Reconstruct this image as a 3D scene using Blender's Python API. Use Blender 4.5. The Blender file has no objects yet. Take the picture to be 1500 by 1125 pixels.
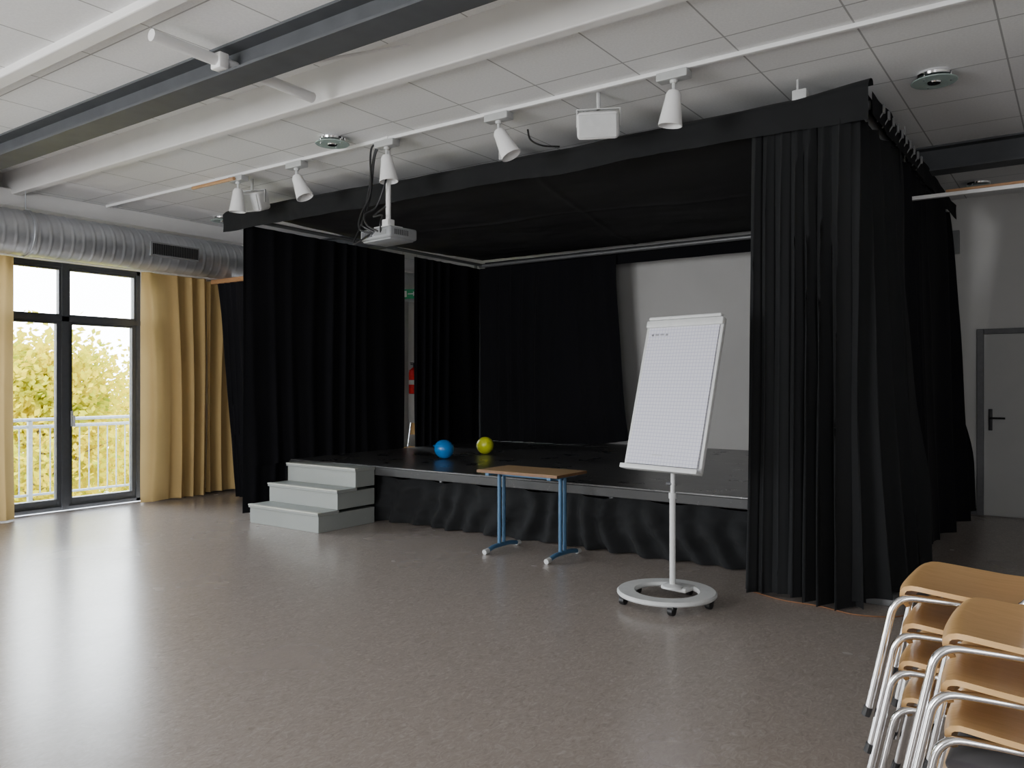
import bpy, bmesh, math, random
from mathutils import Vector, Matrix, noise as mnoise
pi=math.pi
SC=bpy.context.scene
COL=SC.collection

# ---------------- geometry accumulator ----------------
class G:
    def __init__(s): s.v=[]; s.f=[]
    def add(s,v,f,M=None):
        o=len(s.v)
        for p in v:
            p=Vector(p)
            if M is not None: p=M@p
            s.v.append(tuple(p))
        for q in f: s.f.append(tuple(i+o for i in q))
        return s
    def box(s,lo,hi,bev=0,M=None,seg=2):
        bm=bmesh.new(); bmesh.ops.create_cube(bm,size=1)
        c=[(lo[i]+hi[i])/2 for i in range(3)]; d=[abs(hi[i]-lo[i]) for i in range(3)]
        for v in bm.verts: v.co=Vector((v.co.x*d[0]+c[0],v.co.y*d[1]+c[1],v.co.z*d[2]+c[2]))
        if bev>0: bmesh.ops.bevel(bm,geom=bm.edges[:],offset=min(bev,min(d)*.45),segments=seg,affect='EDGES',profile=.5)
        bm.verts.index_update()
        v=[v.co.copy() for v in bm.verts]; f=[[x.index for x in q.verts] for q in bm.faces]
        bm.free(); return s.add(v,f,M)
    def tube(s,pts,r,n=10,M=None,cap=True,closed=False):
        P=[Vector(p) for p in pts]; m=len(P)
        R=r if isinstance(r,(list,tuple)) else [r]*m
        T=[]
        for i in range(m):
            if closed: t=P[(i+1)%m]-P[i-1]
            elif i==0: t=P[1]-P[0]
            elif i==m-1: t=P[-1]-P[-2]
            else: t=(P[i+1]-P[i]).normalized()+(P[i]-P[i-1]).normalized()
            T.append(t.normalized())
        up=Vector((0,0,1)) if abs(T[0].z)<.9 else Vector((1,0,0))
        nrm=T[0].cross(up).normalized(); v=[];f=[]
        for i in range(m):
            if i>0:
                ax=T[i-1].cross(T[i])
                if ax.length>1e-6:
                    nrm=Matrix.Rotation(T[i-1].angle(T[i]),3,ax.normalized())@nrm
            b=T[i].cross(nrm).normalized()
            for k in range(n):
                a=2*pi*k/n; v.append(P[i]+(nrm*math.cos(a)+b*math.sin(a))*R[i])
        mm=m if closed else m-1
        for i in range(mm):
            j=(i+1)%m
            for k in range(n):
                f.append((i*n+k,i*n+(k+1)%n,j*n+(k+1)%n,j*n+k))
        if cap and not closed:
            f.append(tuple(range(n))[::-1]); f.append(tuple((m-1)*n+k for k in range(n)))
        return s.add(v,f,M)
    def lathe(s,prof,n=32,M=None):
        v=[];f=[]
        for r,z in prof:
            for k in range(n):
                a=2*pi*k/n; v.append((r*math.cos(a),r*math.sin(a),z))
        for i in range(len(prof)-1):
            for k in range(n): f.append((i*n+k,i*n+(k+1)%n,(i+1)*n+(k+1)%n,(i+1)*n+k))
        if prof[0][0]>1e-5: f.append(tuple(range(n))[::-1])
        if prof[-1][0]>1e-5: f.append(tuple((len(prof)-1)*n+k for k in range(n)))
        return s.add(v,f,M)
    def ringband(s,ri,ro,z0,z1,n=56,c=(0,0),b=.008):
        prof=[(ri+b,z0),(ro-b,z0),(ro,z0+b),(ro,z1-b),(ro-b,z1),(ri+b,z1),(ri,z1-b),(ri,z0+b)]
        v=[];f=[];m=len(prof)
        for r,z in prof:
            for k in range(n):
                a=2*pi*k/n; v.append((c[0]+r*math.cos(a),c[1]+r*math.sin(a),z))
        for i in range(m):
            j=(i+1)%m
            for k in range(n): f.append((i*n+k,i*n+(k+1)%n,j*n+(k+1)%n,j*n+k))
        return s.add(v,f)
    def sheet(s,fn,nu,nv,M=None):
        v=[fn(i/nu,j/nv) for j in range(nv+1) for i in range(nu+1)]
        f=[(j*(nu+1)+i,j*(nu+1)+i+1,(j+1)*(nu+1)+i+1,(j+1)*(nu+1)+i) for j in range(nv) for i in range(nu)]
        return s.add(v,f,M)
    def slab(s,top,bot,nu,nv,M=None):
        a=[top(i/nu,j/nv) for j in range(nv+1) for i in range(nu+1)]
        b=[bot(i/nu,j/nv) for j in range(nv+1) for i in range(nu+1)]
        N=len(a); w=nu+1; f=[]
        for j in range(nv):
            for i in range(nu):
                q=(j*w+i,j*w+i+1,(j+1)*w+i+1,(j+1)*w+i)
                f.append(q); f.append(tuple(x+N for x in q[::-1]))
        per=[i for i in range(nu+1)]+[j*w+nu for j in range(1,nv+1)]+[nv*w+i for i in range(nu-1,-1,-1)]+[j*w for j in range(nv-1,0,-1)]
        for k in range(len(per)):
            x,y=per[k],per[(k+1)%len(per)]; f.append((y,x,x+N,y+N))
        return s.add(a+b,f,M)

def fillet(pts,rad,n=6):
    P=[Vector(p) for p in pts]; out=[P[0]]
    for i in range(1,len(P)-1):
        a=(P[i-1]-P[i]); b=(P[i+1]-P[i]); r=min(rad,a.length*.45,b.length*.45)
        p0=P[i]+a.normalized()*r; p1=P[i]+b.normalized()*r
        for k in range(n+1):
            t=k/n; out.append(p0*(1-t)**2+P[i]*2*t*(1-t)+p1*t*t)
    out.append(P[-1]); return out
def spline(pts,n=8):
    P=[Vector(p) for p in pts]; P=[P[0]*2-P[1]]+P+[P[-1]*2-P[-2]]; out=[]
    for i in range(1,len(P)-2):
        for k in range(n):
            t=k/n
            out.append(.5*((2*P[i])+(P[i+1]-P[i-1])*t+(2*P[i-1]-5*P[i]+4*P[i+1]-P[i+2])*t*t+(3*P[i]-P[i-1]-3*P[i+1]+P[i+2])*t**3))
    out.append(P[-2]); return out

def setp(o,label=None,category=None,kind=None,group=None):
    if label: o["label"]=label
    if category: o["category"]=category
    if kind: o["kind"]=kind
    if group: o["group"]=group
def mesh(name,g,mat,smooth=True,ang=35,parent=None,origin=True,rec=True,**k):
    v=g.v; loc=Vector((0,0,0))
    if parent is None and origin:
        xs=[p[0] for p in v]; ys=[p[1] for p in v]; zs=[p[2] for p in v]
        loc=Vector(((min(xs)+max(xs))/2,(min(ys)+max(ys))/2,min(zs)))
        v=[(p[0]-loc.x,p[1]-loc.y,p[2]-loc.z) for p in v]
    me=bpy.data.meshes.new(name); me.from_pydata([tuple(p) for p in v],[],g.f); me.update()
    if rec:
        bm=bmesh.new(); bm.from_mesh(me); bmesh.ops.recalc_face_normals(bm,faces=bm.faces[:]); bm.to_mesh(me); bm.free()
    me.materials.append(mat)
    if smooth:
        me.shade_smooth(); me.set_sharp_from_angle(angle=math.radians(ang))
    o=bpy.data.objects.new(name,me); COL.objects.link(o); o.location=loc
    if parent is not None: o.parent=parent; o.location=(0,0,0)
    setp(o,**k); return o
def empty(name,loc,rz=0,parent=None,**k):
    o=bpy.data.objects.new(name,None); o.empty_display_size=.1; COL.objects.link(o); o.location=loc; o.rotation_euler=(0,0,rz)
    if parent: o.parent=parent
    setp(o,**k); return o
def copy_thing(root,loc,rz=None):
    n=root.copy(); COL.objects.link(n); n.location=loc
    if rz is not None: n.rotation_euler=(0,0,rz)
    def rec(a,b):
        for c in a.children:
            d=c.copy(); d.parent=b; COL.objects.link(d); rec(c,d)
    rec(root,n); return n

# ---------------- materials ----------------
def base(name):
    m=bpy.data.materials.new(name); m.use_nodes=True; nt=m.node_tree
    return m,nt,nt.nodes["Principled BSDF"]
def N(nt,t,**k):
    n=nt.nodes.new(t)
    for a,b in k.items(): setattr(n,a,b)
    return n
def pos(nt,world=True):
    return N(nt,'ShaderNodeNewGeometry').outputs['Position'] if world else N(nt,'ShaderNodeTexCoord').outputs['Object']
def ramp(nt,fac,stops):
    r=N(nt,'ShaderNodeValToRGB'); nt.links.new(fac,r.inputs[0])
    e=r.color_ramp.elements
    while len(e)<len(stops): e.new(.5)
    for i,(p,c) in enumerate(stops): e[i].position=p; e[i].color=(*c,1)
    return r.outputs[0]
def math_(nt,op,a,b=None,c=None):
    n=N(nt,'ShaderNodeMath',operation=op)
    for i,x in enumerate((a,b,c)):
        if x is None: continue
        if isinstance(x,(int,float)): n.inputs[i].default_value=x
        else: nt.links.new(x,n.inputs[i])
    return n.outputs[0]
def noise(nt,vec,scale,detail=4,rough=.5,dist=0):
    n=N(nt,'ShaderNodeTexNoise'); n.inputs['Scale'].default_value=scale; n.inputs['Detail'].default_value=detail
    n.inputs['Roughness'].default_value=rough; n.inputs['Distortion'].default_value=dist
    nt.links.new(vec,n.inputs['Vector']); return n.outputs[0]
def bump(nt,h,b,strength=.2,dist=.01):
    n=N(nt,'ShaderNodeBump'); n.inputs['Strength'].default_value=strength; n.inputs['Distance'].default_value=dist
    nt.links.new(h,n.inputs['Height']); nt.links.new(n.outputs[0],b.inputs['Normal'])
def mixc(nt,fac,a,b):
    n=N(nt,'ShaderNodeMix',data_type='RGBA')
    for s,x in ((0,fac),(6,a),(7,b)):
        if isinstance(x,tuple): n.inputs[s].default_value=(*x,1)
        elif isinstance(x,(int,float)): n.inputs[s].default_value=x
        else: nt.links.new(x,n.inputs[s])
    return n.outputs[2]
def simple(name,c,rough=.5,metal=0,var=.12,scale=20,bm=0,spec=.5,world=False):
    m,nt,b=base(name); p=pos(nt,world)
    n=noise(nt,p,scale)
    c0=tuple(x*(1-var) for x in c); c1=tuple(min(1,x*(1+var)) for x in c)
    nt.links.new(ramp(nt,n,[(.3,c0),(.7,c1)]),b.inputs['Base Color'])
    b.inputs['Roughness'].default_value=rough; b.inputs['Metallic'].default_value=metal
    b.inputs['Specular IOR Level'].default_value=spec
    if bm: bump(nt,n,b,bm,.005)
    return m
def gridmask(nt,p,sx,sy,w,ax=('X','Y'),ox=0,oy=0):
    s=N(nt,'ShaderNodeSeparateXYZ'); nt.links.new(p,s.inputs[0]); outs=[]
    for a,sz,o in ((ax[0],sx,ox),(ax[1],sy,oy)):
        t=math_(nt,'ADD',s.outputs[a],1000*sz+o); t=math_(nt,'MODULO',t,sz)
        outs.append(math_(nt,'LESS_THAN',t,w))
    return math_(nt,'MAXIMUM',outs[0],outs[1])

M_wall=simple('painted_wall',(.58,.575,.56),.85,var=.03,scale=2,world=True,spec=.2)
M_white=simple('white_paint',(.82,.82,.82),.5,var=.02)
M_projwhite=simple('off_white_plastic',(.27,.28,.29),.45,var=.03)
M_whitebeam=simple('white_beam_paint',(.80,.79,.78),.6,var=.03,scale=3,world=True)
M_darkbeam=simple('anthracite_steel',(.085,.090,.098),.6,var=.1,scale=6,world=True,spec=.3)
M_winframe=simple('anthracite_window_frame',(.060,.064,.072),.4,var=.08)
def m_ceiling():
    m,nt,b=base('ceiling_tiles'); p=pos(nt)
    g=gridmask(nt,p,.69,.69,.011,ox=-.28+.69,oy=.1)
    n=noise(nt,p,60,3); c=ramp(nt,n,[(.35,(.78,.78,.785)),(.65,(.83,.83,.835))])
    nt.links.new(mixc(nt,g,c,(.40,.40,.40)),b.inputs['Base Color']); b.inputs['Roughness'].default_value=.9
    b.inputs['Specular IOR Level'].default_value=.1
    return m
M_ceil=m_ceiling()
def m_floor():
    m,nt,b=base('marbled_linoleum'); p=pos(nt)
    mp=N(nt,'ShaderNodeMapping'); nt.links.new(p,mp.inputs[0]); mp.inputs['Scale'].default_value=(1.5,.8,1); mp.inputs['Rotation'].default_value=(0,0,.5)
    a=noise(nt,mp.outputs[0],17,10,.72,2.2); c=noise(nt,p,.7,3); d=noise(nt,p,70,3)
    col=ramp(nt,a,[(.30,(.225,.185,.160)),(.44,(.300,.257,.228)),(.54,(.330,.287,.257)),(.70,(.43,.385,.350))])
    col=mixc(nt,math_(nt,'MULTIPLY',d,.25),col,(.27,.235,.21))
    col=mixc(nt,math_(nt,'MULTIPLY',c,.1),col,(.29,.25,.225))
    nt.links.new(col,b.inputs['Base Color'])
    r=ramp(nt,noise(nt,p,1.2,3),[(.3,(.24,)*3),(.7,(.28,)*3)]); nt.links.new(r,b.inputs['Roughness'])
    b.inputs['Specular IOR Level'].default_value=.66
    bump(nt,noise(nt,p,35,3),b,.02,.003)
    return m
M_floor=m_floor()
def m_cloth(name,c,sheen=.15,tr=0,rough=.95,spec=.1):
    m,nt,b=base(name); p=pos(nt)
    n=noise(nt,p,220,2); n2=noise(nt,p,1.5,3)
    nt.links.new(mixc(nt,n2,tuple(x*.82 for x in c),tuple(x*1.15 for x in c)),b.inputs['Base Color'])
    b.inputs['Roughness'].default_value=rough; b.inputs['Specular IOR Level'].default_value=spec
    b.inputs['Sheen Weight'].default_value=sheen; b.inputs['Sheen Roughness'].default_value=.6
    bump(nt,n,b,.1,.002)
    if tr:
        out=nt.nodes['Material Output']; t=N(nt,'ShaderNodeBsdfTranslucent'); t.inputs[0].default_value=(*[min(1,x*1.2) for x in c],1)
        mx=N(nt,'ShaderNodeMixShader'); mx.inputs[0].default_value=tr
        nt.links.new(b.outputs[0],mx.inputs[1]); nt.links.new(t.outputs[0],mx.inputs[2]); nt.links.new(mx.outputs[0],out.inputs[0])
    return m
M_black=m_cloth('black_stage_molton',(.0088,.0088,.0106),.01,spec=.08)
M_blackf=m_cloth('black_front_molton',(.0180,.0188,.0198),.02,spec=.1)
M_canopy=m_cloth('black_canopy_cloth',(.036,.036,.038),.0)
M_yellow=m_cloth('ochre_curtain_fabric',(.51,.36,.155),.1,tr=.25)
def m_deck():
    m,nt,b=base('black_stage_deck'); p=pos(nt)
    g=gridmask(nt,p,2.0,1.0,.010,ox=.2,oy=.27)
    n=noise(nt,p,3,6,.6); c=ramp(nt,n,[(.35,(.048,.048,.049)),(.75,(.080,.079,.078))])
    mp=N(nt,'ShaderNodeMapping'); nt.links.new(p,mp.inputs[0]); mp.inputs['Scale'].default_value=(3,40,1)
    sc=math_(nt,'GREATER_THAN',noise(nt,mp.outputs[0],1.2,6,.8),.70)
    c=mixc(nt,math_(nt,'MULTIPLY',sc,.12),c,(.2,.2,.2))
    nt.links.new(mixc(nt,g,c,(.13,.13,.125)),b.inputs['Base Color'])
    nt.links.new(ramp(nt,n,[(.3,(.26,)*3),(.7,(.32,)*3)]),b.inputs['Roughness'])
    b.inputs['Specular IOR Level'].default_value=.8
    return m
M_deck=m_deck()
def m_scuff(name,c,c2,rough=.5,scale=8,th=.62):
    m,nt,b=base(name); p=pos(nt)
    n=noise(nt,p,scale,8,.75); mk=ramp(nt,n,[(th-.03,(0,0,0)),(th+.02,(1,1,1))])
    nt.links.new(mixc(nt,mk,c,c2),b.inputs['Base Color']); b.inputs['Roughness'].default_value=rough; return m
M_edge=m_scuff('scuffed_dark_edge',(.038,.038,.038),(.11,.105,.10),.55,14,.64)
M_step=m_scuff('grey_painted_step',(.29,.31,.295),(.40,.42,.39),.45,10,.66)
M_steplip=m_scuff('worn_step_edge',(.46,.47,.42),(.6,.59,.5),.5,20,.6)
def m_wood(name,c0,c1,scale=6,rough=.35,axis=(1,12,12)):
    m,nt,b=base(name); p=pos(nt,False); mp=N(nt,'ShaderNodeMapping'); nt.links.new(p,mp.inputs[0]); mp.inputs['Scale'].default_value=axis
    n=noise(nt,mp.outputs[0],scale,6,.6,.6)
    nt.links.new(ramp(nt,n,[(.3,c0),(.7,c1)]),b.inputs['Base Color']); b.inputs['Roughness'].default_value=rough
    b.inputs['Coat Weight'].default_value=.25; b.inputs['Coat Roughness'].default_value=.2
    return m
M_ply=m_wood('beech_plywood',(.60,.355,.14),(.70,.44,.20))
M_table=m_wood('beech_table_top',(.50,.32,.17),(.60,.42,.24),5,.3)
M_tedge=simple('brown_table_edge',(.18,.09,.04),.5)
M_rail=m_wood('wooden_rail',(.35,.18,.08),(.5,.28,.13))
M_chrome=simple('chrome',(.82,.82,.83),.12,1,var=.03)
M_galv=simple('galvanised_sheet',(.54,.56,.59),.46,.85,var=.12,scale=4)
M_pipe=simple('aluminium_pipe',(.24,.245,.25),.5,.7,var=.06)
M_blue=simple('blue_powder_coat',(.06,.15,.27),.4,var=.06)
M_grey=simple('light_grey_metal',(.45,.46,.46),.4,var=.04)
M_midgrey=simple('mid_grey_metal',(.20,.205,.21),.45,var=.04)
M_lgrey=simple('pale_grey_plastic',(.58,.59,.59),.45,var=.04)
M_dgrey=simple('dark_grey_plastic',(.07,.07,.075),.5)
M_rubber=simple('black_rubber',(.012,.012,.013),.5)
M_red=simple('red_enamel',(.70,.015,.015),.25)
M_green=simple('green_sign_enamel',(.01,.36,.16),.4)
M_orange=simple('orange_cable_sheath',(.22,.10,.045),.5)
M_fabric=m_cloth('dark_grey_upholstery',(.05,.045,.05),.2)
M_door=simple('grey_door_leaf',(.40,.40,.39),.5,var=.03,scale=3)
M_doorframe=simple('grey_door_frame',(.09,.09,.095),.45)
M_bal_blue=simple('blue_latex',(.005,.20,.58),.22,var=.05)
M_bal_yel=simple('yellow_latex',(.70,.74,.03),.25,var=.05)
M_glassdisc=simple('frosted_green_glass',(.40,.50,.47),.2,var=.05)
M_railing=simple('pale_railing_paint',(.36,.39,.40),.5)
M_bark=simple('bark',(.12,.09,.04),.9,bm=.3)
M_slab=simple('concrete_slab',(.35,.36,.38),.9,scale=5)
M_ground=simple('autumn_meadow',(.20,.21,.12),.95,scale=.6,var=.4)
def m_leaf():
    m,nt,b=base('yellow_leaves'); p=pos(nt)
    n=noise(nt,p,1.6,4,.7)
    c=ramp(nt,n,[(.30,(.18,.23,.012)),(.45,(.36,.33,.010)),(.60,(.52,.39,.006)),(.75,(.58,.50,.06))])
    nt.links.new(c,b.inputs['Base Color']); b.inputs['Roughness'].default_value=.8; b.inputs['Specular IOR Level'].default_value=.1
    out=nt.nodes['Material Output']; t=N(nt,'ShaderNodeBsdfTranslucent'); nt.links.new(c,t.inputs[0])
    mx=N(nt,'ShaderNodeMixShader'); mx.inputs[0].default_value=.45
    nt.links.new(b.outputs[0],mx.inputs[1]); nt.links.new(t.outputs[0],mx.inputs[2]); nt.links.new(mx.outputs[0],out.inputs[0])
    return m
M_leaf=m_leaf()
def m_glass():
    m,nt,b=base('window_glass'); out=nt.nodes['Material Output']
    t=N(nt,'ShaderNodeBsdfTransparent'); t.inputs[0].default_value=(.95,.97,.97,1); g=N(nt,'ShaderNodeBsdfGlossy'); g.inputs['Roughness'].default_value=.02
    f=N(nt,'ShaderNodeFresnel'); f.inputs[0].default_value=1.3
    mx=N(nt,'ShaderNodeMixShader'); nt.links.new(f.outputs[0],mx.inputs[0]); nt.links.new(t.outputs[0],mx.inputs[1]); nt.links.new(g.outputs[0],mx.inputs[2])
    nt.links.new(mx.outputs[0],out.inputs[0]); return m
M_glass=m_glass()
def m_paper():
    m,nt,b=base('squared_flipchart_paper'); p=pos(nt,False)
    g=gridmask(nt,p,.025,.025,.0036,('X','Z'))
    nt.links.new(mixc(nt,g,(.64,.64,.71),(.44,.44,.57)),b.inputs['Base Color']); b.inputs['Roughness'].default_value=.6; return m
M_paper=m_paper()

# ---------------- room shell ----------------
XL,XR,YB,YF=-9.7,3.6,10.5,-4.5
S='structure'
mesh('floor',G().box((XL,YF,-.1),(XR,YB,0)),M_floor,False,kind=S,label="grey-brown marbled linoleum floor, glossy and scratched",rec=False)
g=G().box((XL,YF,3.62),(XR,3.29,3.7)).box((XL,3.28,3.62),(XR,3.30,3.9)).box((XL,3.28,3.80),(XR,4.05,3.9)).box((XL,4.0,3.6),(XR,YB,3.7)).box((XL,4.0,3.6),(XR,4.05,3.85))
mesh('ceiling',g,M_ceil,False,kind=S,label="white suspended tile ceiling with grey joints")
wins=[(3.75,5.6),(.3,2.7),(-3.6,-1.0),(7.5,9.6)]  # only the first is in view; unseen others added to let daylight in
g=G(); g.box((XL-.3,YF,2.9),(XL,YB,3.9)); g.box((XL-.3,5.6,0),(XL,7.5,2.9)); g.box((XL-.3,9.6,0),(XL,YB,2.9)); g.box((XL-.3,2.7,0),(XL,3.75,2.9)); g.box((XL-.3,-1.0,0),(XL,.3,2.9)); g.box((XL-.3,YF,0),(XL,-3.6,2.9))
mesh('wall_left',g,M_wall,False,kind=S,label="white wall with tall glazed balcony doors")
mesh('wall_back',G().box((XL-.3,YB,0),(XR+.3,YB+.3,3.9)),M_wall,False,kind=S,label="plain off-white wall behind the stage")
mesh('wall_right',G().box((XR,YF,0),(XR+.3,YB,3.9)),M_wall,False,kind=S,label="plain off-white side wall")
mesh('wall_rear',G().box((XL-.3,YF-.3,0),(XR+.3,YF,3.9)),M_wall,False,kind=S,label="plain off-white rear wall")
mesh('baseboard_back',G().box((-1.2,YB-.015,0),(-.99,YB,.07)).box((.05,YB-.015,0),(XR,YB,.07)),M_doorframe,False,kind=S,label="dark skirting board")
mesh('baseboard_left',G().box((XL,5.62,0),(XL+.015,7.48,.07)),M_doorframe,False,kind=S,label="dark skirting board under the curtains")

def ibeam(x0,x1,yc,z0,z1,w=.2,t=.016):
    g=G(); g.box((x0,yc-w/2,z0),(x1,yc+w/2,z0+t)); g.box((x0,yc-w/2,z1-t),(x1,yc+w/2,z1)); g.box((x0,yc-.006,z0+t),(x1,yc+.006,z1-t)); return g
mesh('trim_1',ibeam(XL,XR,3.18,3.44,3.62,.22),M_darkbeam,False,kind=S,label="anthracite steel I-beam under the ceiling")
mesh('trim_2',ibeam(XL,XR,8.1,3.38,3.60,.22),M_darkbeam,False,kind=S,label="anthracite steel I-beam behind the stage canopy")
mesh('trim_3',G().box((XL,3.97,3.54),(XR,4.06,3.85),.01),M_whitebeam,False,kind=S,label="white downstand at the edge of the tiled ceiling")
mesh('trim_4',G().box((XL,2.44,3.57),(XR,2.55,3.63),.01),M_whitebeam,False,kind=S,label="slim white ceiling beam")
mesh('trim_5',G().box((XL,YF,3.42),(XL+.22,YB,3.60),.01),M_whitebeam,False,kind=S,label="white boxed beam above the duct")
x=-4.42
g=G().tube([(x,2.6,3.52),(x,3.80,3.50)],.036,16).box((x-.05,3.02,3.46),(x+.05,3.09,3.56),.01)
mesh('trim_6',g,M_white,kind=S,label="white steel tube strut crossing the beam")
mesh('trim_8',G().tube([(-4.3,3.3,3.5),(-3.6,3.92,3.72)],[.018,.006],8),M_white,kind=S,label="thin white bracing rod")
mesh('trim_9',G().tube([(-5.0,3.3,3.5),(-5.5,3.92,3.74)],[.018,.006],8),M_white,kind=S,label="thin white bracing rod")

# windows
def window(idx,y0,y1,handle=True):
    r=empty('window_%d'%idx,(XL-.12,(y0+y1)/2,0),kind=S,label="tall anthracite-framed glazed balcony door with top lights"); w=(y1-y0)/2; H=2.9
    g=G(); t=.05; D=.05
    g.box((-D,-w,0),(D,-w+t,H)).box((-D,w-t,0),(D,w,H)).box((-D,-w,H-t),(D,w,H)).box((-D,-w,0),(D,w,.04)).box((-D-.01,-w,2.215),(D+.01,w,2.275)).box((-D-.01,-.04,0),(D+.01,.04,H))
    mesh('frame',g,M_winframe,False,parent=r)
    for s in (-1,1):
        a,b=(-w+t,-.04) if s<0 else (.04,w-t)
        for (z0,z1) in ((.04,2.215),(2.275,H-t)):
            g=G(); q=.05; e=.035
            if z0<1: bq=.09
            else: bq=.025; q=.025
            g.box((-e,a,z0),(e,a+q,z1),.004).box((-e,b-q,z0),(e,b,z1),.004).box((-e,a+q,z1-.03),(e,b-q,z1)).box((-e,a+q,z0),(e,b-q,z0+bq))
            mesh('sash',g,M_winframe,False,parent=r)
            mesh('pane',G().box((-.006,a+q,z0+bq),(.006,b-q,z1-.03)),M_glass,False,parent=r)
    g=G().box((.035,.065,.98),(.05,.095,1.16),.004).tube(fillet([(.045,.08,1.10),(.10,.08,1.10),(.10,.08,.98)],.02),.011,8)
    mesh('handle',g,M_grey,parent=r,label="pale grey lever handle")
    return r
for i,(a,b) in enumerate(wins): window(i+1,a,b)

# back door
r=empty('door_1',(-.49,YB,0),kind=S,label="grey door in a dark grey steel frame")
g=G().box((-.50,-.05,0),(-.43,.0,2.10),.005).box((.43,-.05,0),(.5,0,2.10),.005).box((-.43,-.05,2.04),(.43,0,2.10),.005)
mesh('frame',g,M_doorframe,False,parent=r)
mesh('leaf',G().box((-.43,-.035,.01),(.43,-.005,2.04),.004),M_door,False,parent=r)
g=G().box((-.385,-.045,.96),(-.345,-.035,1.20),.004).tube(fillet([(-.365,-.04,1.10),(-.365,-.10,1.10),(-.22,-.10,1.10)],.02),.011,8)
mesh('handle',g,M_rubber,parent=r,label="black lever handle")
mesh('wall_speaker',G().box((-1.36,YB-.05,2.97),(-1.16,YB,3.24),.008),M_midgrey,False,label="grey flat box mounted high on the wall beside the door",category="speaker")
mesh('socket_plate',G().box((-1.12,YB-.012,.38),(-1.04,YB,.46),.004).box((-1.105,YB-.016,.395),(-1.055,YB-.01,.445),.004),M_white,False,label="small white wall socket near the door",category="socket")

# balcony and outdoors
mesh('balcony_slab',G().box((XL-1.55,-4,-.3),(XL-.3,12,-.06)),M_slab,False,label="concrete balcony slab outside the window",category="balcony")
xb=-10.95
r=empty('balcony_railing',(0,0,0),label="pale painted steel railing with vertical bars on the balcony",category="railing")
for z,q in ((.93,.022),(1.02,.022),(.06,.016)): mesh('rail',G().tube([(xb,2,z),(xb,9.5,z)],q,8),M_railing,parent=r)
y=2.05
while y<9.5: mesh('bar',G().tube([(xb,y,.06),(xb,y,.93)],.009,6),M_railing,parent=r); y+=.125
y=2.1
while y<9.6: mesh('post',G().box((xb-.025,y-.025,-.06),(xb+.025,y+.025,1.0)),M_railing,False,parent=r); y+=1.35
mesh('meadow',G().box((-90,-50,-6.2),(-11.5,70,-6.02)),M_ground,False,label="autumn grass ground below the balcony",category="ground",kind='stuff')
rnd=random.Random(5)
for (tx,ty,R,zt) in [(-17,7.6,2.1,2.3),(-18.5,12.3,2.1,1.7),(-23,9.0,2.5,2.2),(-24.5,14.8,2.6,2.5),(-30,11.8,3.0,2.8),(-17,2.0,2.0,3.0)]:
    r=empty('tree',(tx,ty,-6.02),label="autumn tree with bright yellow leaves outside the window",category="tree",group="autumn trees outside the window")
    g=G().tube([(0,0,0),(.1,0,2.5),(0,.1,5),(.1,.1,zt+5.3)],[.16,.12,.08,.02],8)
    blobs=[]
    for k in range(60):
        a=rnd.uniform(0,2*pi); z=rnd.uniform(1.6,zt+5.6); q=R*(1-.5*abs((z-4.2)/4.6))*rnd.uniform(.2,1)
        b=Vector((q*math.cos(a),q*math.sin(a),z)); blobs.append(b)
        g.tube([(0,0,max(.8,z-1.2)),tuple(b*.6+Vector((0,0,(z-.6)*.4))),tuple(b)],[.035,.02,.006],5)
    mesh('trunk',g,M_bark,parent=r)
    v=[];f=[]
    for k in range(20000):
        b=rnd.choice(blobs); p=b+Vector((rnd.gauss(0,.36),rnd.gauss(0,.36),rnd.gauss(0,.36)))
        if p.z<.15: p.z=.15
        s=rnd.uniform(.05,.10); u=Vector((rnd.gauss(0,1),rnd.gauss(0,1),rnd.gauss(0,1))).normalized(); w=u.orthogonal().normalized()
        o=len(v); v+= [p-u*s,p+w*s*.6,p+u*s,p-w*s*.6]; f.append((o,o+1,o+2,o+3))
    gg=G(); gg.v=[tuple(x) for x in v]; gg.f=f
    mesh('foliage',gg,M_leaf,False,parent=r,rec=False,kind='stuff')

# ---------------- duct ----------------
r=empty('ventilation_duct',(-9.22,3,3.09),label="galvanised spiral ventilation duct with slotted grille along the wall",category="ventilation duct")
g=G(); n=48; y0,y1=-7.4,7.45; m=1180; v=[];f=[]
for i in range(m+1):
    y=y0+(y1-y0)*i/m
    for k in range(n):
        a=2*pi*k/n; ph=((y/.115)+k/n)%1.0
        rr=.235+(.006 if ph<.16 else .0012*math.sin((ph-.16)/.84*pi))
        v.append((rr*math.cos(a),y,rr*math.sin(a)))
for i in range(m):
    for k in range(n): f.append((i*n+k,i*n+(k+1)%n,(i+1)*n+(k+1)%n,(i+1)*n+k))
g.add(v,f); mesh('pipe',g,M_galv,parent=r,ang=60)
mesh('grille',G().box((.215,2.27,-.09),(.25,2.91,.075),.004),M_midgrey,False,parent=r)
g=G()
for k in range(26): g.box((.249,2.295+k*.0232,-.072),(.253,2.312+k*.0232,.058))
mesh('grille_slots',g,M_rubber,False,parent=r,kind='stuff')
for yy in (-5,-2,1,3.9,6.2):
    h=mesh('hanger',G().ringband(.238,.252,-.015,.015,48,b=.002).tube([(0,-.245,0),(0,-.50,0)],.006,6),M_galv,parent=r)
    h.rotation_euler=(-pi/2,0,0); h.location=(0,yy,0)

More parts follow.
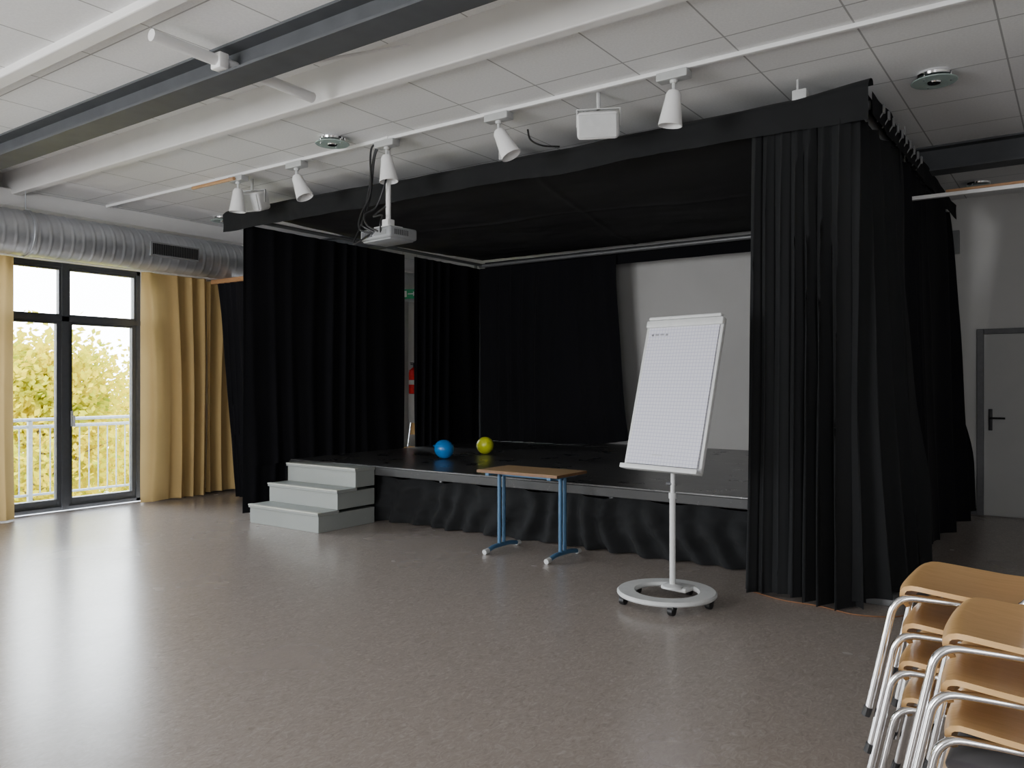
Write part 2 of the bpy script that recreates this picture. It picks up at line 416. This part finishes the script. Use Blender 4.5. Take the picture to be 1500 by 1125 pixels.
# ---------------- curtains ----------------
def curtain(name,p0,p1,z0,z1,A,wl,seed,mat,label,edge=None,hem=.01,group=None,topA=.5,n=None,loose=.5):
    p0=Vector((*p0,0)); p1=Vector((*p1,0)); L=(p1-p0).length; t=(p1-p0)/L; nr=Vector((-t.y,t.x,0))
    n=n or max(30,int(L/.010)); o=seed*7.31
    def nz(a,b,c=0): return mnoise.noise(Vector((a+o,b+c,c*1.7+o*.3)))
    def fn(u,w):
        s=u*L; ph=2*pi*(s/wl+ 1.1*loose*2*nz(s/wl*.28,w*.35))
        am=max(.12,1+1.5*loose*nz(s/wl*.45,w*.7,3))
        k=topA+(1-topA)*(1-w)**.7
        off=A*am*k*(math.sin(ph)+.28*math.sin(2*ph+1.3+2*nz(s/wl*.3,w,9)))+A*1.2*(1-w*.7)*nz(s*1.6,w*.8,5)+A*.25*nz(s/wl*1.5,w*3,7)
        sh=A*.35*k*math.sin(2*ph+.6)
        z=z0+(z1-z0)*w+hem*(1-w)*1.6*nz(s/wl*.4,0,11)
        p=p0+t*(s+sh)+nr*off
        if edge:
            d=edge(u,w); p=p+t*d[0]+nr*d[1]; z+=d[2] if len(d)>2 else 0
        return (p.x,p.y,z)
    g=G().sheet(fn,n,30); return mesh(name,g,mat,ang=180,label=label,category="curtain",group=group,rec=False)
curtain('curtain',(-9.46,3.0),(-9.46,3.98),.02,2.86,.035,.17,1,M_yellow,"ochre floor-length curtain beside the balcony door",group="ochre window curtains")
curtain('curtain',(-9.46,5.44),(-9.46,6.33),.02,2.86,.04,.24,2,M_yellow,"ochre floor-length curtain beside the balcony door",group="ochre window curtains",loose=.8)
curtain('curtain',(-9.50,6.36),(-9.46,6.95),.04,2.84,.032,.22,3,M_yellow,"narrow ochre curtain panel next to a black drape",group="ochre window curtains",loose=.8)
curtain('stage_curtain',(-9.36,6.42),(-7.66,6.5),.03,2.80,.03,.14,4,M_black,"black drape on a wooden rail between window and stage",edge=lambda u,w:((1-u)**2*.40*(1-w)**.9,0))
mesh('curtain_rail',G().box((-9.46,6.40,2.80),(-7.68,6.48,2.86),.006),M_rail,False,label="wooden curtain rail above the black side drape",category="curtain rail")
mesh('window_curtain_track',G().box((-9.52,2.6,2.87),(-9.44,7.0,2.895),.004),M_white,False,label="white curtain track under the duct",category="curtain rail")
ZC=3.26
curtain('stage_curtain',(-7.645,5.62),(-7.645,8.19),.56,ZC,.013,.26,5,M_black,"black curtain hanging along the stage side",hem=.004,topA=.8,loose=.8)
curtain('stage_curtain',(-7.67,5.60),(-7.67,6.18),.03,ZC,.012,.22,15,M_black,"black curtain edge reaching the floor beside the steps",hem=.004,topA=.8)
curtain('stage_curtain',(-7.65,8.40),(-7.65,9.90),.56,ZC,.018,.26,6,M_black,"black curtain at the rear stage corner",hem=.004,topA=.8,loose=.8)
curtain('stage_curtain',(-7.72,9.92),(-5.28,9.92),.604,ZC,.024,.28,7,M_black,"black curtain drawn across the rear of the stage",hem=.002,topA=.8,loose=.8,edge=lambda u,w:(u**3*.22*(1-w)**2,0,.10*u**6*(1-w)))
curtain('stage_curtain',(-1.28,9.46),(-1.30,10.49),.605,3.56,.008,.22,17,M_black,"unseen black light-blocking sheet added between the side drape and rear wall",hem=.002)  # added out of view to stop stray light reaching the rear wall
curtain('stage_curtain',(-1.93,5.66),(-1.26,5.62),.035,ZC,.055,.115,8,M_blackf,"gathered black curtain with deep folds at the stage front",hem=.035,topA=.4,loose=.8,edge=lambda u,w:(.12*(u-.4)*(1-w),-.03*(1-w)))
curtain('stage_curtain',(-1.24,5.62),(-1.17,6.75),.08,ZC,.055,.19,9,M_blackf,"black curtain wrapping around the stage corner",hem=.05,loose=.9,edge=lambda u,w:(0,-.15*(1-w)**.8*min(1,u*4)-.02*u))
curtain('stage_curtain',(-1.17,6.6),(-1.17,9.45),.10,ZC,.06,.42,10,M_black,"black curtain closing the open stage side",hem=.06,loose=1.0,edge=lambda u,w:(.75*u**3*(1-w),-.16*(1-w)*u))
# valances
def fv(u,w):
    x=-7.97+6.83*u; nz=mnoise.noise
    rip=.012*math.sin(x*3.1)+.030*nz(Vector((x*3,w*1.5,3)))+.010*nz(Vector((x*11,w*3,6)))
    if w<.7: k=w/.7; y=5.585+rip*(1-k*.8); z=3.215+.022*nz(Vector((x*1.3,0,8)))+(3.40-3.215)*k
    else: k=(w-.7)/.3; y=5.585+.16*math.sin(k*pi/2)*1.0; z=3.40+.045*math.sin(k*pi)+.02*k
    z+=.02*math.sin(x*.9+2)*w+.016*nz(Vector((x*2.2,0,1)))*w + (.035*max(0,(u-.93)/.07) if w>.6 else 0)
    if u<.04: y-=.04*(1-u/.04)
    return (x,y,z)
mesh('valance',G().sheet(fv,340,16),M_blackf,ang=180,rec=False,label="long black cloth valance over the stage front frame",category="curtain")
def sv(u,w):
    y=5.60+4.2*u; return (-1.12+.02*mnoise.noise(Vector((y*3,w,0))),y,3.24+.02*mnoise.noise(Vector((y*1.6,0,4)))*(1-w)+.15*w+.01*math.sin(y*3.3)*w)
mesh('valance',G().sheet(sv,160,6),M_black,ang=180,rec=False,label="black cloth strip along the stage side frame",category="curtain")
mesh('valance',G().sheet(lambda u,w:(-7.6+6.28*u,9.97+.01*math.sin(u*60),3.14+.22*w),160,4),M_black,ang=180,rec=False,label="black cloth strip along the rear pipe",category="curtain")
def cp(u,w):
    x=-7.66+6.50*u; y=5.66+4.32*w; nz=mnoise.noise
    s1=x+4.4+.25*(y-7.5); s2=y-7.6-.10*(x+4)
    seam=.010*math.exp(-(s1/.04)**2)+.008*math.exp(-(s2/.04)**2)
    ed=min(1,4*w*(1-w)*2)*min(1,8*u*(1-u))
    return (x,y,3.40-.045*math.sin(w*pi)-ed*(.022*(1-math.exp(-(s1/.7)**2))+.018*(1-math.exp(-(s2/.6)**2)))+.030*ed*nz(Vector((x*1.1,y*1.4,0)))+.006*nz(Vector((x*5,y*5,2)))-seam)
mesh('stage_canopy',G().sheet(cp,280,190),M_canopy,ang=180,rec=False,label="black cloth canopy stretched over the stage",category="canopy")

# ---------------- rigging frame ----------------
r=empty('stage_rigging_frame',(-4.4,7.75,0),label="aluminium pipe frame carrying the stage curtains and canopy",category="stage frame")
T=Matrix.Translation((4.4,-7.75,0))
def part(nm,g,mt,**k):
    g.v=[tuple(T@Vector(p)) for p in g.v]; return mesh(nm,g,mt,parent=r,**k)
part('front_pipe',G().tube([(-7.8,5.70,3.33),(-1.15,5.70,3.33)],.03,12),M_pipe)
part('side_pipe',G().tube([(-7.56,5.7,3.30),(-7.56,9.86,3.30)],.022,12),M_pipe)
part('side_pipe',G().tube([(-1.24,5.7,3.36),(-1.24,9.95,3.36)],.025,12),M_pipe)
part('rear_pipe',G().tube([(-7.6,9.84,3.29),(-1.2,9.84,3.31)],.03,12),M_pipe)
for x,y in ((-7.76,5.78),(-1.32,5.9),(-7.80,9.99),(-1.36,9.9)):
    part('upright',G().tube([(x,y,0 if (x<-7.7 or y<6) else .6),(x,y,3.34)],.025,12),M_pipe)
for x,z in ((-4.12,3.47),(-1.6,3.47)):
    g=G().box((x-.05,5.66,z-.03),(x+.05,5.74,z+.05),.01).tube([(x-.02,5.70,z),(x-.02,5.70,3.6)],.008,6)
    part('clamp',g,M_lgrey)
for k in range(10):
    y=5.85+k*.17; part('curtain_hook',G().box((-1.105,y,3.31),(-1.09,y+.03,3.37),.004).tube([(-1.10,y+.015,3.32),(-1.14,y+.015,3.26)],.005,6),M_midgrey)
part('base_plate',G().box((-1.42,5.85,0),(-1.02,6.15,.05),.008),M_midgrey)

# rail hung at the side + wire
r=empty('hanging_curtain_rail',(0,7.26,3.0),label="thin white rail hung on a wire beside the stage",category="curtain rail")
mesh('rail',G().box((-1.22,-.02,-.015),(3.5,.02,.015),.003),M_white,False,parent=r)
mesh('wooden_strip',G().box((-.9,-.02,.016),(3.5,.02,.036),.003),M_rail,False,parent=r)
mesh('wire',G().tube([(-1.2,0,0),(-1.2,0,.60)],.003,6),M_grey,parent=r)
mesh('wire',G().tube([(1.5,0,.03),(1.5,0,.60)],.003,6),M_grey,parent=r)

# ---------------- stage ----------------
r=empty('stage_platform',(-4.45,8.3,0),label="low black stage platform with cloth skirt along the front",category="stage")
mesh('deck',G().box((-3.15,-2.1,.565),(3.10,2.19,.60),.004),M_deck,False,parent=r)
mesh('edge_board',G().box((-3.15,-2.12,.505),(3.10,-2.07,.585),.006).box((-3.13,-2.07,.51),(3.08,2.17,.563)),M_edge,False,parent=r)
for x in (-3.05,-1,1,3.0):
    for y in (-1.9,0,2.1): mesh('leg',G().tube([(x,y,0),(x,y,.51)],.025,8),M_pipe,parent=r)
def sk(u,w):
    x=-2.3+5.40*u
    nz=lambda a,b,c:mnoise.noise(Vector((a,b,c)))
    ph=2*pi*(x/.26+1.3*nz(x*.9,w*.7,2))
    a=.014+.030*(1-w)*(1+1.2*nz(x*1.4,w,4))
    sw=abs(math.sin(x*pi/.62+.6*nz(x,0,8)))
    y=-1.985-a*math.sin(ph)-.05*nz(x*3.1,w*3.0,5)-.022*nz(x*8,w*7,6)-.05*(1-w)*(.6+nz(x*1.5,0,7))
    z=.010+.50*w-(.045*sw*w**2)+.012*(1-w)*nz(x*3,0,9)
    y=min(y,-1.93)
    if x<-1.70: y=max(y,-2.07)
    return (x,y,max(z,.004))
mesh('skirt',G().sheet(sk,660,26),M_blackf,ang=180,rec=False,parent=r,label="black slack cloth skirt with uneven folds")
mesh('side_skirt',G().sheet(lambda u,w:(3.06+.01*math.sin(u*60),-2.05+4.2*u,.01+.50*w),120,4),M_black,ang=180,rec=False,parent=r)
mesh('side_skirt',G().sheet(lambda u,w:(-3.08+.01*math.sin(u*60),-2.05+4.2*u,.01+.50*w),120,4),M_black,ang=180,rec=False,parent=r)

# steps
r=empty('stage_steps',(-6.73,5.38,0),label="grey painted three-tread wooden steps at the stage",category="steps")
g=G()
for i,(z,y) in enumerate(((.2,0),(.4,.25),(.6,.50))):
    g.box((-.54,y+.015,z-.2),(.54,.79,z-.03),.004)
mesh('body',g,M_step,False,parent=r)
for z,y in ((.2,0),(.4,.25),(.6,.50)):
    e=.79 if z>.5 else y+.28
    mesh('tread',G().box((-.55,y,z-.035),(.55,e,z),.005),M_step,False,parent=r)
    mesh('tread_edge',G().box((-.55,y-.004,z-.012),(.55,y+.045,z+.003),.003),M_steplip,False,parent=r,label="worn pale nosing")

# ---------------- balloons ----------------
def balloon(loc,R,mt,lab,rot):
    r=empty('balloon',loc,rz=rot,label=lab,category="balloon")
    M=Matrix.Translation((0,0,R))@Matrix.Rotation(1.9,4,'Y')
    prof=[(0,R*1.0)]+[(R*math.sin(a),R*math.cos(a)*(1 if a<pi/2 else 1.12)) for a in [pi*k/20 for k in range(1,19)]]+[(R*.09,-R*1.13),(.006,-R*1.16)]
    mesh('body',G().lathe(prof,32,M),mt,ang=180,parent=r)
    mesh('knot',G().lathe([(.003,-R*1.14),(.008,-R*1.17),(.004,-R*1.2),(.012,-R*1.26),(.002,-R*1.25)],12,M),mt,parent=r)
balloon((-6.14,7.27,.6),.112,M_bal_blue,"blue balloon lying on the stage deck",1)
balloon((-6.12,8.03,.6),.108,M_bal_yel,"yellow-green balloon lying on the stage deck",2.4)

# ---------------- table ----------------
r=empty('table',(-3.93,5.82,0),label="small school table with beech top and blue tubular legs",category="table")
mesh('table_top',G().box((-.415,-.235,.712),(.415,.235,.735),.004),M_table,False,parent=r)
g=G().box((-.42,-.24,.711),(.42,-.235,.733)).box((-.42,.235,.711),(.42,.24,.733)).box((-.42,-.24,.711),(-.415,.24,.733)).box((.415,-.24,.711),(.42,.24,.733))
mesh('edge_band',g,M_tedge,False,parent=r)
for x in (-.32,.32):
    g=G()
    for dy in (-.035,.035): g.tube([(x,dy,.05),(x,dy,.70)],.016,12)
    g.box((x-.02,-.22,.685),(x+.02,.22,.71),.005)
    g.tube(fillet([(x,-.22,.025),(x,-.12,.05),(x,.12,.05),(x,.26,.025)],.05),.02,12)
    mesh('leg',g,M_blue,parent=r,label="blue double-tube leg with skid foot")
    mesh('foot_cap',G().tube([(x,-.255,.022),(x,-.20,.028)],.023,12),M_lgrey,parent=r)
    mesh('foot_cap',G().tube([(x,.23,.028),(x,.28,.022)],.023,12),M_lgrey,parent=r)
mesh('apron',G().box((-.32,-.015,.665),(.32,.015,.71),.004),M_blue,False,parent=r)

# ---------------- flipchart ----------------
r=empty('flipchart',(-2.31,5.16,0),rz=math.radians(-8.2),label="mobile flipchart easel with squared paper pad on wheeled base",category="flipchart")
rc=(.01,-.09); RR=.335
g=G().ringband(RR-.125,RR,.058,.090,c=rc,b=.010).box((-.10,-.0,.060),(.10,.14,.094),.012).lathe([(.075,.088),(.07,.100),(.035,.112),(0,.112)],24)
mesh('base_ring',g,M_lgrey,parent=r)
for a in (230,310,15,165,90):
    cx,cy=rc[0]+.295*math.cos(math.radians(a)),rc[1]+.295*math.sin(math.radians(a))
    g=G().lathe([(.01,-.018),(.028,-.018),(.03,-.012),(.03,.012),(.028,.018),(.01,.018)],20,Matrix.Translation((cx,cy-.01,.03))@Matrix.Rotation(pi/2,4,'Y'))
    g.box((cx-.024,cy-.03,.035),(cx+.024,cy+.02,.066),.006)
    mesh('caster',g,M_rubber,parent=r,label="black caster wheel")
mesh('pole',G().tube([(0,0,.08),(0,0,.72)],.021,16).tube([(0,0,.70),(0,0,.74)],.027,16).tube([(0,0,.72),(0,.02,1.25)],.016,16),M_lgrey,parent=r)
mesh('height_knob',G().tube([(-.045,0,.80),(.0,0,.80)],.014,12),M_dgrey,parent=r)
mesh('tilt_bracket',G().box((-.05,-.03,1.14),(.05,.06,1.26),.01),M_dgrey,parent=r)
b=mesh('board',G().box((-.305,0,0),(.305,.018,1.09),.008),M_lgrey,False,parent=r)
b.location=(-.005,-.13,.903); b.rotation_euler=(math.radians(-15.5),0,math.radians(-3))
def bp(nm,g,mt,**k):
    return mesh(nm,g,mt,parent=b,**k)
bp('paper_pad',G().slab(lambda u,w:(-.29+.58*u,-.016-.004*math.sin(w*pi)-(.012*(1-w)**6),.03+1.0*w),lambda u,w:(-.29+.58*u,-.001,.03+1.0*w),20,24),M_paper)
bp('clamp_bar',G().box((-.318,-.03,1.02),(.318,.025,1.075),.012).box((-.30,-.034,1.075),(.30,.02,1.10),.01),M_lgrey)
bp('pen_tray',G().box((-.315,-.06,-.012),(.315,.018,.008),.005).box((-.315,-.062,-.012),(.315,-.052,.02),.004),M_lgrey)
for s in (-1,1): bp('side_rail',G().box((s*.305-.012,-.012,0),(s*.305+.012,.02,1.05),.005),M_lgrey)
g=G()
x=-.26; rn=random.Random(3)
for wd in (.02,.03,.035,.02):
    pts=[]
    for k in range(12): pts.append((x+wd*k/11,-.0200,.965+.008*math.sin(k*2.1)+rn.uniform(-.003,.003)))
    g.tube(pts,.0010,5); x+=wd+.012
bp('handwriting',g,M_midgrey,kind='stuff')
g=G()
for k in range(6): g.box((-.08+k*.014,-.027,.095),(-.071+k*.014,-.0255,.102))
for k in range(4): g.box((.055+k*.012,-.027,.097),(.063+k*.012,-.0255,.101))
bp('printed_mark',g,M_grey,smooth=False,kind='stuff')

# ---------------- projector ----------------
r=empty('projector',(-4.90,5.05,2.715),rz=math.radians(-6),label="off-white ceiling projector hanging on a white pole with black cables",category="projector")
mesh('body',G().box((-.20,-.15,0),(.20,.16,.10),.022,seg=3).box((-.185,-.13,-.012),(.185,.13,.01),.01),M_projwhite,parent=r)
mesh('lens',G().lathe([(.0,0),(.040,0),(.042,.005),(.042,.03),(.035,.035),(.03,.02),(0,.015)],24,Matrix.Translation((.10,.15,.05))@Matrix.Rotation(-pi/2,4,'X')),M_rubber,parent=r)
g=G()
for k in range(9): g.box((-.17+k*.016,-.153,.025),(-.162+k*.016,-.149,.075))
for k in range(8): g.box((.198,-.10+k*.02,.03),(.202,-.09+k*.02,.075))
mesh('vent_slots',g,M_dgrey,False,parent=r,kind='stuff')
mesh('port_panel',G().box((-.01,-.153,.03),(.15,-.149,.07),.003),M_midgrey,False,parent=r)
g=G().box((-.10,-.08,.10),(.10,.08,.125),.005).box((-.04,-.04,.12),(.04,.04,.19),.008).tube([(0,0,.18),(0,0,.885)],.022,16).box((-.07,-.07,.865),(.07,.07,.885),.004)
mesh('ceiling_mount',g,M_white,parent=r)
for pts in ([(-.05,-.02,.86),(-.16,-.02,.80),(-.22,-.03,.5),(-.22,-.1,.2),(-.10,-.20,.12),(0,-.15,.06)],
            [(-.03,0,.86),(-.15,-.02,.78),(-.20,-.04,.40),(-.26,-.10,.14),(-.22,-.2,-.02),(-.06,-.15,.05)],
            [(-.02,.02,.7),(.02,-.05,.5),(-.06,-.08,.3),(-.12,-.16,.22),(-.06,-.18,.12),(.05,-.15,.06)],
            [(-.05,0,.86),(-.17,-.05,.82),(-.18,-.05,.45),(-.22,-.12,.25),(-.14,-.2,.10),(-.02,-.15,.05)],
            [(0,-.03,.3),(-.10,-.08,.22),(.06,-.12,.2),(.10,-.17,.12),(.08,-.15,.05)]):
    mesh('cable',G().tube(spline(pts),.0085,6),M_rubber,parent=r,label="black cable")

# ---------------- track + spots ----------------
mesh('lighting_track',G().box((-9.45,4.985,3.57),(3.4,5.015,3.599),.004),M_white,False,label="long white ceiling track carrying the spotlights",category="lighting track")
mesh('wooden_pole',G().tube([(-7.6,4.93,3.53),(-6.9,4.93,3.53)],.018,10),M_rail,label="short wooden pole beside the lighting track",category="pole")
def spot(x,tilt,yaw):
    r=empty('spotlight',(x,5.0,3.568),label="white cone-shaped spotlight on the ceiling track",category="spotlight",group="track spotlights")
    mesh('adapter',G().box((-.11,-.045,-.055),(.11,.045,0),.006),M_grey,False,parent=r)
    mesh('arm',G().tube([(0,0,-.05),(0,0,-.15)],.012,10).lathe([(.022,-.075),(.026,-.065),(.026,-.055),(.01,-.05)],16),M_lgrey,parent=r)
    M=Matrix.Translation((0,0,-.13))@Matrix.Rotation(yaw,4,'Z')@Matrix.Rotation(tilt,4,'Y')
    prof=[(.0,.01),(.036,.005),(.050,-.018),(.053,-.05),(.080,-.215),(.081,-.225),(.075,-.225),(.048,-.08),(0,-.07)]
    mesh('lamp_head',G().lathe(prof,32,M),M_white,parent=r,label="white conical lamp head")
for x,t,yw in ((-6.93,.05,0),(-6.04,-.42,.3),(-4.87,-.12,0),(-3.68,-.48,.3),(-2.23,.12,0)): spot(x,t,yw)

def speaker(loc,rz):
    r=empty('loudspeaker',loc,rz=rz,label="white wedge loudspeaker bracketed to the ceiling",category="loudspeaker",group="ceiling loudspeakers")
    M=Matrix.Rotation(.35,4,'X')
    mesh('cabinet',G().box((-.15,-.10,-.10),(.15,.10,.09),.03,M,3),M_white,parent=r)
    mesh('grille',G().box((-.135,-.108,-.085),(.135,-.098,.075),.006,M),M_lgrey,False,parent=r)
    mesh('bracket',G().box((-.160,-.012,-.02),(-.152,.012,.105)).box((.152,-.012,-.02),(.160,.012,.105)).box((-.160,-.012,.105),(.160,.012,.112)).tube([(0,0,.105),(0,0,.23)],.015,8),M_lgrey,False,parent=r)
speaker((-2.87,5.12,3.37),.45); speaker((-7.0,5.22,3.37),.3)

def diffuser(x,y,z=3.6):
    r=empty('ceiling_light',(x,y,z),label="round glass and metal ceiling downlight",category="ceiling light",group="round ceiling lights")
    mesh('housing',G().lathe([(.0,0),(.10,0),(.115,-.015),(.11,-.03),(0,-.03)],32),M_chrome,parent=r)
    mesh('glass_disc',G().lathe([(.0,-.062),(.14,-.062),(.145,-.058),(.14,-.054),(0,-.054)],40),M_glassdisc,parent=r)
    g=G().lathe([(.0,-.07),(.04,-.07),(.045,-.06),(0,-.05)],24)
    mesh('hub',g,M_chrome,parent=r)
    for k in range(3): mesh('fixing',G().tube([(.1*math.cos(k*2.1),.1*math.sin(k*2.1),-.02),(.1*math.cos(k*2.1),.1*math.sin(k*2.1),-.07)],.006,6),M_chrome,parent=r)
diffuser(-.83,6.12); diffuser(-5.25,4.73); diffuser(-8.9,6.19); diffuser(-.9,9.7)
mesh('cable',G().tube(spline([(-3.75,5.5,3.59),(-3.72,5.5,3.50),(-3.62,5.52,3.44),(-3.5,5.6,3.43)]),.008,6),M_rubber,label="short black cable dropping from the ceiling to the frame",category="cable")
mesh('cable',G().tube(spline([(-1.96,5.70,.006),(-1.7,5.58,.006),(-1.45,5.57,.006),(-1.2,5.50,.006),(-.98,5.60,.006),(-.93,5.8,.006),(-1.0,6.2,.006)]),.0045,6),M_orange,label="orange cable lying on the floor by the curtain hem",category="cable")

# ---------------- emergency sign + fire extinguisher ----------------
r=empty('emergency_exit_sign',(-8.80,9.56,2.84),rz=.35,label="small green emergency exit sign with white arrow hung from the ceiling",category="sign")
mesh('panel',G().box((-.15,-.012,0),(.15,.012,.15),.004),M_green,False,parent=r)
g=G().box((-.12,-.0145,.025),(-.05,-.0125,.125)).box((-.03,-.0145,.065),(.06,-.0125,.085)).add([(.06,-.0135,.035),(.12,-.0135,.075),(.06,-.0135,.115)],[(0,1,2)])
mesh('pictogram',g,M_white,False,parent=r,label="white door and arrow pictogram")
for x in (-.12,.12): mesh('hanging_rod',G().tube([(x,0,.14),(x,0,.76)],.003,6),M_grey,parent=r)
r=empty('fire_extinguisher',(-9.44,10.36,1.30),label="red wall-mounted fire extinguisher with white label",category="fire extinguisher")
mesh('cylinder',G().lathe([(0,0),(.08,0),(.09,.01),(.09,.36),(.08,.41),(.03,.45),(.02,.46),(0,.46)],28),M_red,parent=r)
mesh('information_label',G().lathe([(.091,.16),(.0915,.16),(.0915,.24),(.091,.24)],28),M_lgrey,parent=r)
mesh('valve',G().tube([(0,0,.45),(0,0,.54)],.016,10).box((-.015,-.08,.50),(.015,.04,.515),.004).box((-.015,-.09,.525),(.015,.04,.54),.004),M_rubber,parent=r)
mesh('hose',G().tube(spline([(.02,0,.48),(.11,-.03,.47),(.115,-.04,.3),(.10,-.03,.12)]),.010,8),M_rubber,parent=r)
mesh('wall_bracket',G().box((-.05,.08,.2),(.05,.14,.3),.004),M_dgrey,False,parent=r)

# ---------------- chairs ----------------
def chair(pad=False):
    r=empty('stacking_chair',(0,0,0),category="chair",label="beech plywood stacking chair with chrome tube frame")
    prof=[(.010,.362),(.000,.384),(-.004,.408),(.0,.430),(.013,.446),(.035,.454),(.07,.455),(.13,.450),(.20,.444),(.28,.438),(.34,.438),(.385,.444),(.41,.452)]
    nn=len(prof)-1
    def hw(i):
        e=[.150,.175,.192,.205,.214,.221,.227,.23,.23,.228,.222,.212,.19]; return e[i]
    def top(u,w):
        i=round(u*nn); x,z=prof[i]; y=(w*2-1)*hw(i); return (x+.012*abs(2*w-1)**3*(1 if i<6 else 0),y,z-.010*(1-(2*w-1)**2)*(1 if i>5 else 0)+.0)
    def bot(u,w):
        i=round(u*nn); x,z=top(u,w)[0],top(u,w)[2]
        a=prof[max(0,i-1)]; c=prof[min(nn,i+1)]; tx,tz=c[0]-a[0],c[1]-a[1]; l=math.hypot(tx,tz)
        return (x+tz/l*.016,top(u,w)[1],z-tx/l*.016)
    mesh('seat',G().slab(top,bot,nn,14),M_ply,parent=r,ang=50)
    if pad: mesh('seat_pad',G().box((.015,-.205,.444),(.40,.205,.475),.014,seg=3),M_fabric,parent=r,label="dark grey upholstered seat pad")
    def btop(u,w):
        yy=(u*2-1)*(.21-.02*abs(2*w-1)**3); zz=.64+.19*w; return (.455+.05*(w)-.035*(2*u-1)**2,yy,zz)
    def bbot(u,w):
        a=btop(u,w); return (a[0]+.013,a[1],a[2])
    mesh('backrest',G().slab(btop,bbot,14,8),M_ply,parent=r,ang=50)
    for s in (-1,1):
        y=s*.195
        mesh('side_frame',G().tube(fillet([(-.085,s*.240,0),(.0,s*.222,.413),(.14,y,.410),(.37,y,.408),(.475,y,.83)],.08,8),.0125,12),M_chrome,parent=r,label="chrome tube side frame")
        mesh('rear_leg',G().tube(fillet([(.22,y,.408),(.34,s*.205,.393),(.47,s*.240,0)],.06,8),.0125,12),M_chrome,parent=r,label="chrome tube rear leg")
        mesh('foot_cap',G().tube([(-.088,s*.241,0),(-.080,s*.239,.03)],.015,10),M_rubber,parent=r)
        mesh('foot_cap',G().tube([(.470,s*.240,0),(.463,s*.237,.03)],.015,10),M_rubber,parent=r)
    for x in (.12,.32): mesh('cross_bar',G().tube([(x,-.2,.406),(x,.2,.406)],.009,8),M_chrome,parent=r)
    return r
c=chair(); c["group"]="stacked beech chairs"; SP=.124
c.location=(-.515,3.16,3*SP)
for k in range(3): copy_thing(c,(-.515+(.004,-.003,.006)[k],3.16+(.006,-.004,.003)[k],k*SP))
for k in range(1,4): copy_thing(c,(-.325+(0,.005,-.004,0)[k],2.675+(0,.004,-.005,0)[k],k*SP))
p=chair(True); p.location=(-.325,2.675,0); p["label"]="stacking chair with dark grey seat pad under the pile"; p["group"]="stacked beech chairs"
copy_thing(c,(-8.78,9.45,0),pi/2+.2)["group"]="chairs beside the stage"

# ---------------- lights ----------------
w=bpy.data.worlds.new('overcast_sky'); SC.world=w; w.use_nodes=True
nt=w.node_tree; bg=nt.nodes['Background']
tc=N(nt,'ShaderNodeTexCoord'); sp=N(nt,'ShaderNodeSeparateXYZ'); nt.links.new(tc.outputs['Generated'],sp.inputs[0])
nt.links.new(ramp(nt,sp.outputs['Z'],[(0,(.97,.97,.99)),(.6,(.84,.90,1.0))]),bg.inputs[0]); bg.inputs[1].default_value=18.0
def area(name,loc,rot,sx,sy,e,col=(1,1,1),portal=False):
    l=bpy.data.lights.new(name,'AREA'); l.shape='RECTANGLE'; l.size=sx; l.size_y=sy; l.energy=e; l.color=col
    if portal: l.cycles.is_portal=True
    o=bpy.data.objects.new(name,l); COL.objects.link(o); o.location=loc; o.rotation_euler=rot; return o
for a,b_ in wins: area('window_portal',(XL-.32,(a+b_)/2,1.45),(0,-pi/2,0),2.9,b_-a,1,portal=True)
area('rear_fill_lamp',(-6.4,YF+.05,1.7),(pi/2,0,.1),5.5,2.5,820,(.97,.98,1))  # both rear lamps are added fill; the wall behind them has no window
area('rear_fill_lamp',(0.5,YF+.05,1.7),(pi/2,0,.1),5,2.5,240,(.97,.98,1))

# ---------------- camera ----------------
cd=bpy.data.cameras.new('camera'); cam=bpy.data.objects.new('camera',cd); COL.objects.link(cam)
cam.location=(0,0,1.5); cam.rotation_euler=(pi/2,0,math.radians(35.4)); cd.sensor_width=36; cd.lens=28.3; cd.shift_y=-2.5/1500; cd.clip_start=.05; cd.clip_end=300
SC.camera=cam
